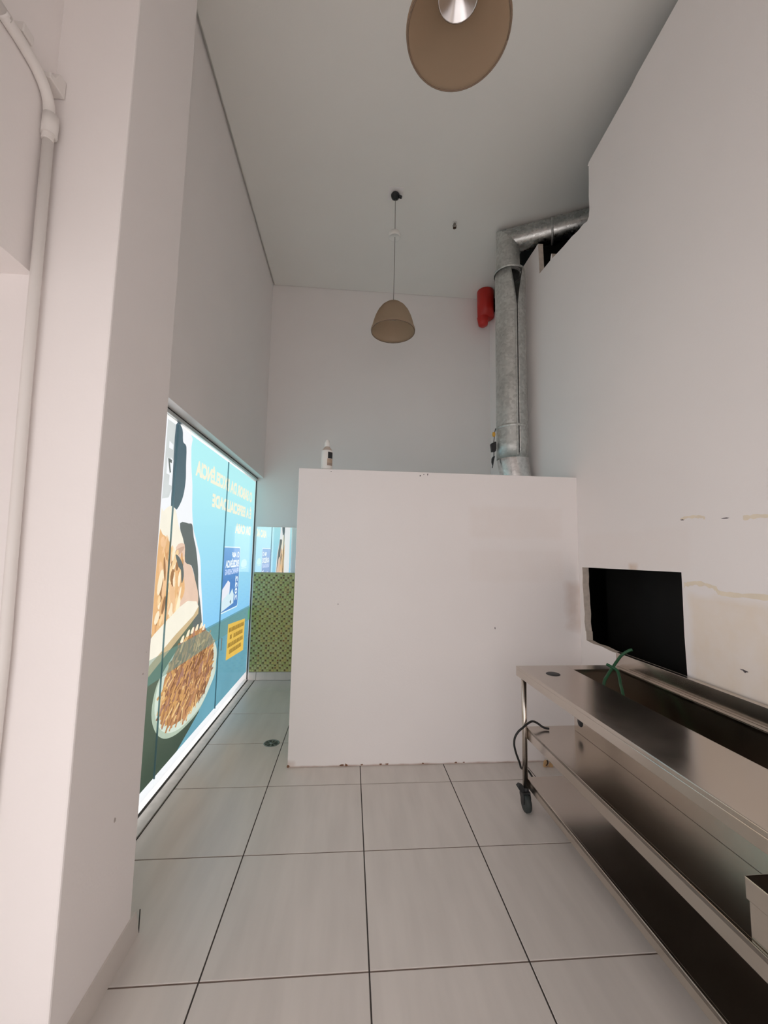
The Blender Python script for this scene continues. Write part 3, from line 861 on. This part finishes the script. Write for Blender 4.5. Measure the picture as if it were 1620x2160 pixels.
# split lower pipe
def split_pipe(z0, z1, r, gapf, n=48, m=14):
    mb = MB(); vs = []; a_c = math.atan2(-1, 0.06)
    for i in range(m + 1):
        z = z0 + (z1 - z0) * i / m; g = gapf(z)
        for k in range(n + 1):
            a = a_c + g / 2 + (2 * math.pi - g) * k / n
            rr = r + (0.012 * (g / 0.5) if k == 0 else 0)
            vs.append((dc[0] + rr * math.cos(a), dc[1] + rr * math.sin(a), z))
    fs = [(i * (n + 1) + k, i * (n + 1) + k + 1, (i + 1) * (n + 1) + k + 1, (i + 1) * (n + 1) + k) for i in range(m) for k in range(n)]
    mb.add(vs, fs, 0, True)
    return mb
pipe = split_pipe(2.45, 4.41, 0.152, lambda z: 0.05 + max(0, (z - 3.98) / 0.43) ** 1.3 * 0.75)
po = pipe.build('lower_pipe', galv, dt, fix=False)
md = po.modifiers.new('solid', 'SOLIDIFY'); md.thickness = 0.003
sz = dc[0] - 0.02
MB().box((sz + .004, dc[1] - .158, 2.47), (sz + .016, dc[1] - .149, 4.0)).build('seam', galv, dt)
MB().lathe([(.1545, 2.752), (.158, 2.757), (.158, 2.775), (.1545, 2.78), (.1545, 2.752)], (dc[0], dc[1], 0), 48).build('collar', galv, dt)
MB().lathe([(.150, 4.40), (.157, 4.404), (.157, 4.422), (.124, 4.43), (.118, 4.42)], (dc[0] - .012, dc[1], 0), 48).build('collar', galv, dt)
# upper pipe with mitred elbow and horizontal run
cx, cy, zc = dc[0] - .02, dc[1], 4.775
up = MB()
n = 40
ringA = []; ringB = []; ringC = []
side = Vector((-hd.y, hd.x, 0))
for k in range(n):
    a = 2 * math.pi * k / n
    ca, sa = math.cos(a) * r1, math.sin(a) * r1
    ringA.append((cx + hd.x * ca + side.x * sa, cy + hd.y * ca + side.y * sa, 4.39))
    ringB.append((cx + hd.x * ca + side.x * sa, cy + hd.y * ca + side.y * sa, zc - ca))
    q = Vector((cx, cy, zc)) + hd * 1.25
    ringC.append((q.x + side.x * sa, q.y + side.y * sa, zc - ca))
MB().add(ringA + ringB, [(k, (k + 1) % n, n + (k + 1) % n, n + k) for k in range(n)], 0, True).build('upper_pipe', galv, dt)
MB().add(ringB + ringC, [(k, (k + 1) % n, n + (k + 1) % n, n + k) for k in range(n)], 0, True).build('horizontal_pipe', galv_dark, dt)
q0 = Vector((cx, cy, zc)) + hd * 0.42; q1 = q0 + hd * 0.02
MB().tube([q0, q1], r1 + .004, 40).build('collar', galv, dt)
# shiny tilted lower length
MB().tube([(dc[0] - .002, dc[1], 2.50), (dc[0] + .004, dc[1], 2.44), (dc[0] + .055, dc[1] - .01, 2.15), (dc[0] + .06, dc[1] - .01, 1.4)], [.149, .150, .147, .147], 48).build('tilted_pipe', galv_shiny, dt)
MB().prism([(1.700, 2.10), (1.772, 2.10), (1.772, 2.19), (1.745, 2.24)], 'y', 3.80, 3.82).build('bracket', galv, dt)

# black adapter hanging beside the duct
AY = 3.85
t = thing('hanging_adapter', 'black adapter with yellow connector hanging on the left of the duct', 'adapter', (1.40, AY, 2.36))
MB().tube(catmull([(1.412, AY, 2.762), (1.405, AY, 2.735), (1.398, AY, 2.70), (1.396, AY, 2.66), (1.390, AY, 2.60), (1.392, AY, 2.50), (1.386, AY, 2.42), (1.374, AY, 2.36)]), .004, 8).build('wire', black_rb, t)
MB().prism([(1.358, 2.60), (1.373, 2.612), (1.390, 2.616), (1.396, 2.624), (1.412, 2.622), (1.412, 2.555), (1.405, 2.525), (1.368, 2.522)], 'y', AY - .02, AY + .02).build('body', black_pl, t, bevel=0.004)
MB().prism([(1.370, 2.455), (1.382, 2.475), (1.400, 2.480), (1.388, 2.43), (1.376, 2.39), (1.368, 2.42)], 'y', AY - .012, AY + .012).build('plug', black_pl, t, bevel=0.002)
MB().lathe([(0, 2.724), (.012, 2.722), (.017, 2.70), (.012, 2.680), (0, 2.678)], (1.393, AY, 0), 12).build('connector', yellow_pl, t)

# thin loose wire on the wall beside the duct
tag(MB().tube(catmull([(XR - .004, 3.80, 3.02), (XR - .006, 3.825, 2.96), (XR - .012, 3.865, 2.88), (XR - .012, 3.875, 2.78), (XR - .006, 3.87, 2.72)]), .0016, 6).build('loose_wire', white_pl),
    'thin pale wire dangling on the wall right of the duct', 'wire')

# ================================================================== BOTTLE ON THE PARTITION
bt = thing('spray_bottle', 'white plastic bottle with black and tan label standing on the partition top', 'bottle', (-0.198, 3.10, 2.132))
c = (-0.198, 3.10, 2.132)
MB().lathe([(0, .001), (.036, .001), (.042, .008), (.044, .02), (.044, .135), (.041, .150)], c, 32).build('body', white_pl, bt)
MB().lathe([(.041, .150), (.036, .158), (.026, .172), (.019, .182)], c, 32).build('shoulder', plain('beige_plastic', (0.55, 0.47, 0.41), .5), bt)
MB().lathe([(.019, .182), (.022, .184), (.020, .214), (.015, .222), (.015, .230), (.009, .238), (0, .239)], c, 24).build('cap', white_pl, bt)
def arc(z0, z1, a0, a1): return MB().lathe([(.0446, z0), (.0446, z1)], c, 8, a0=a0, a1=a1)
A0, A1 = math.radians(-78), math.radians(-20)
arc(.085, .135, A0, A1).build('label_black', black_pl, bt)
arc(.050, .083, A0 - .1, A1).build('label_tan', plain('label_tan', (0.50, 0.38, 0.29), .6), bt)
arc(.030, .050, A0 - .1, A1).build('label_brown', plain('label_brown', (0.36, 0.28, 0.23), .6), bt)

# ================================================================== CONDUIT ON THE BEAM
t = thing('conduit', 'white painted electrical conduit running along the beam and down the pillar corner', 'conduit', (-1.02, 1.29, 0))
xb = -1.0325
MB().tube([(xb, YF, 3.035), (xb, 0.3, 3.033), (xb, 1.12, 3.03)], .0165, 16).build('horizontal_pipe', cond_m, t)
MB().tube(catmull([(xb, 1.10, 3.03), (xb, 1.19, 3.028), (xb + .001, 1.25, 3.012), (xb + .003, 1.287, 2.97), (xb + .003, 1.298, 2.90), (xb + .003, 1.300, 2.84)]), .0165, 16).build('bend', cond_m, t)
MB().tube([(xb + .0065, 1.300, 2.93), (xb + .0065, 1.300, 2.86)], .0225, 18).build('coupling', cond_m, t)
MB().tube([(xb + .003, 1.302, 2.88), (xb + .012, 1.310, 2.0), (xb + .030, 1.312, 1.2), (xb + .030, 1.312, 0.002)], .0155, 16).build('vertical_pipe', cond_m, t)
MB().box((-1.0495, 1.16, 3.051), (-1.02, 1.20, 3.085)).build('clamp', cond_m, t, bevel=0.003)
MB().prism([(1.262, 3.03), (1.331, 3.03), (1.331, 3.095), (1.30, 3.09), (1.285, 3.055), (1.262, 3.05)], 'x', -1.0495, -1.012).build('clamp', cond_m, t, bevel=0.003)

# ================================================================== FLOOR DRAIN
dr = (-0.578, 3.424)
t = thing('floor_drain', 'small round metal floor drain grate in the tiles left of the partition', 'drain', (dr[0], dr[1], 0))
drm = plain('drain_metal', (0.22, 0.25, 0.24), .4, .8)
MB().lathe([(.062, .0006), (.061, .003), (.052, .0035), (.050, .0006)], (dr[0], dr[1], 0), 32).build('ring', drm, t)
MB().lathe([(0, .0008), (.051, .0008)], (dr[0], dr[1], 0), 24).build('pit', black_pl, t)
sl = MB()
for k in range(8):
    a = math.pi * 2 * k / 8
    ca, sa = math.cos(a), math.sin(a)
    q = lambda u, v: (dr[0] + u * ca - v * sa, dr[1] + u * sa + v * ca)
    sl.prism([q(.012, -.0035), q(.051, -.007), q(.051, .007), q(.012, .0035)], 'z', .0009, .003)
sl.lathe([(0, .0035), (.016, .003), (.016, .0009)], (dr[0], dr[1], 0), 16)
sl.build('grate', drm, t)

# ================================================================== SINK TABLE
under_m = plain('added_shade_board', (0.060, 0.051, 0.045), 0.8, noise=0.25, nscale=6)  # dark boards added under the steel so the shelves below reflect darkness
tb = thing('sink_table', 'long stainless steel wheeled sink table with trough and two shelves along the right wall', 'table', (1.052, 2.55, 0), 0.017)
Lq = -1.98
ZT = .822
wt = MB()
wt.box((0, Lq, ZT - .018), (.325, 0, ZT)).box((.325, -.095, ZT - .018), (.615, 0, ZT)).box((.325, Lq, ZT - .018), (.615, Lq + .10, ZT)).box((.615, Lq, ZT - .018), (.662, -.02, ZT))
wt.box((0, Lq, ZT - .058), (.016, 0, ZT - .017)).box((.016, -.016, ZT - .058), (.60, 0, ZT - .017)).box((.016, Lq, ZT - .058), (.60, Lq + .016, ZT - .017))
MB().box((.018, Lq + .02, ZT - .0195), (.318, -.018, ZT - .0175)).build('worktop_shade_panel', under_m, tb, local=True)
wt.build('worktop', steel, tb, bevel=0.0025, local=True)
bs = MB().box((.325, Lq + .10, .471), (.615, -.095, .477))
bs.box((.322, Lq + .10, .471), (.325, -.095, ZT - .001)).box((.615, Lq + .10, .471), (.618, -.095, ZT - .001))
bs.box((.322, -.095, .471), (.618, -.092, ZT - .001)).box((.322, Lq + .097, .471), (.618, Lq + .10, ZT - .001))
bs.build('basin', steel, tb, local=True)
MB().box((.616, Lq + .10, ZT), (.626, -.10, ZT + .003)).build('rim_weld', steel, tb, local=True)
MB().box((.655, Lq, ZT), (.660, -.02, .905)).box((.655, Lq, .902), (.684, -.02, .906)).build('backsplash', steel, tb, bevel=0.0015, local=True)
MB().lathe([(0, .0035), (.036, .003), (.040, .0008), (.040, 0)], (.148, -.180, ZT), 28).build('hole_disc', caster_m, tb, local=True)  # dark disc painted in place of the shade inside an open hole
MB().lathe([(0, -.004), (.024, -.003), (.026, 0)], (.3215, -.155, .538), 20, axis='x').build('basin_plug', black_pl, tb, local=True)
ms = MB().box((.045, Lq + .03, .452), (.655, -.03, .470)).box((.045, Lq + .03, .404), (.058, -.03, .4715))
MB().box((.058, Lq + .035, .4495), (.650, -.035, .4525)).build('shelf_shade_panel', under_m, tb, local=True)
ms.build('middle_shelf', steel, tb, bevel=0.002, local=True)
ls = MB().box((.042, Lq + .03, .160), (.655, -.03, .178)).box((.042, Lq + .03, .128), (.054, -.03, .1795))
ls.build('lower_shelf', steel, tb, bevel=0.002, local=True)
legs = [(.032, -.040), (.640, -.040), (.032, Lq + .04), (.640, Lq + .04)]
for (lx, ly) in legs:
    MB().tube([(lx, ly, .118), (lx, ly, ZT - .017)], .0155, 20)  .build('leg', steel, tb, local=True)
    ca = MB()
    ca.lathe([(0, .128), (.017, .127), (.020, .120), (.020, .105), (.0, .104)], (lx, ly, 0), 16)
    # swivel fork
    for s in (-1, 1):
        ca.prism([(ly - .030, .110), (ly + .016, .112), (ly + .018, .085), (ly - .018, .042), (ly - .034, .044), (ly - .040, .08)], 'x', lx + s * .021 - .003 - .006, lx + s * .021 + .003 - .006)
    ca.box((lx - .030, ly - .030, .098), (lx + .018, ly + .016, .110))
    cao = ca.build('caster', caster_m, tb, bevel=0.002, local=True)
    MB().lathe([(0, -.017), (.030, -.017), (.046, -.015), (.050, -.008), (.050, .008), (.046, .015), (.030, .017), (0, .017)], (lx - .006, ly - .022, .050), 28, axis='x').build('wheel', tyre_m, cao, local=True)
    MB().prism([(lx - .062, .146), (lx - .048, .158), (lx - .026, .150), (lx - .022, .128), (lx - .030, .108), (lx - .044, .118)], 'y', ly - .034, ly - .004).build('brake_lever', caster_m, cao, local=True, bevel=0.002)

# steel box on the middle shelf
t = thing('steel_box', 'pale stainless steel box standing on the middle shelf at the right edge', 'box', (1.24, 0.92, .4725), 0.017)
MB().box((-.105, -.22, 0), (.10, .225, .098)).build('body', steel, t, bevel=0.002, local=True)
MB().box((-.110, -.225, .098), (.105, .230, .158)).build('lid', steel, t, bevel=0.003, local=True)

# green hose in the trough
t = thing('green_hose', 'green rubber hose lying crossed in the sink trough', 'hose', (1.55, 2.35, .48))
MB().tube(catmull([(1.470, 2.33, .482), (1.478, 2.34, .60), (1.504, 2.36, .764), (1.545, 2.385, .808), (1.586, 2.40, .845), (1.630, 2.415, .885), (1.662, 2.42, .916), (1.695, 2.405, .945), (1.715, 2.395, .955)]), .0085, 12).build('long_end', green_pl, t)
MB().tube(catmull([(1.568, 2.425, .862), (1.585, 2.40, .852), (1.600, 2.375, .838), (1.585, 2.335, .812), (1.560, 2.29, .785), (1.525, 2.22, .745), (1.490, 2.15, .60), (1.47, 2.12, .482)]), .0085, 12).build('short_end', green_pl, t)

# black cable round the leg
tag(MB().tube(catmull([(1.215, 2.46, .479), (1.184, 2.47, .484), (1.15, 2.485, .505), (1.118, 2.480, .515), (1.085, 2.478, .500), (1.060, 2.473, .484), (1.029, 2.47, .462), (1.008, 2.47, .430), (1.002, 2.47, .395), (1.008, 2.472, .36), (1.021, 2.478, .323), (1.042, 2.488, .275), (1.060, 2.515, .238), (1.09, 2.56, .205), (1.149, 2.62, .165), (1.215, 2.70, .08), (1.26, 2.76, .008)]), .0062, 10).build('power_cable', black_rb),
    'black cable looped around the front leg of the sink table', 'cable')

# scraps on the floor by the partition
t = thing('floor_scraps', 'small tan and brown scraps lying on the floor at the partition base', 'debris', (1.47, 2.995, 0))
MB().prism([(1.425, .001), (1.452, .001), (1.456, .030), (1.444, .046), (1.430, .034)], 'y', 2.975, 2.99).build('scrap', tan_bit, t)
MB().prism([(1.462, .001), (1.492, .001), (1.490, .022), (1.474, .028)], 'y', 2.97, 2.99).build('scrap', tan_bit, t)
MB().tube(catmull([(1.440, 2.972, .012), (1.452, 2.97, .030), (1.446, 2.97, .05)]), .004, 8).build('twig', brown_bit, t)
MB().tube(catmull([(1.485, 2.975, .020), (1.510, 2.975, .035), (1.517, 2.975, .060), (1.514, 2.975, .085)]), [.004] * 20 + [.006] * 5, 8).build('twig', brown_bit, t)
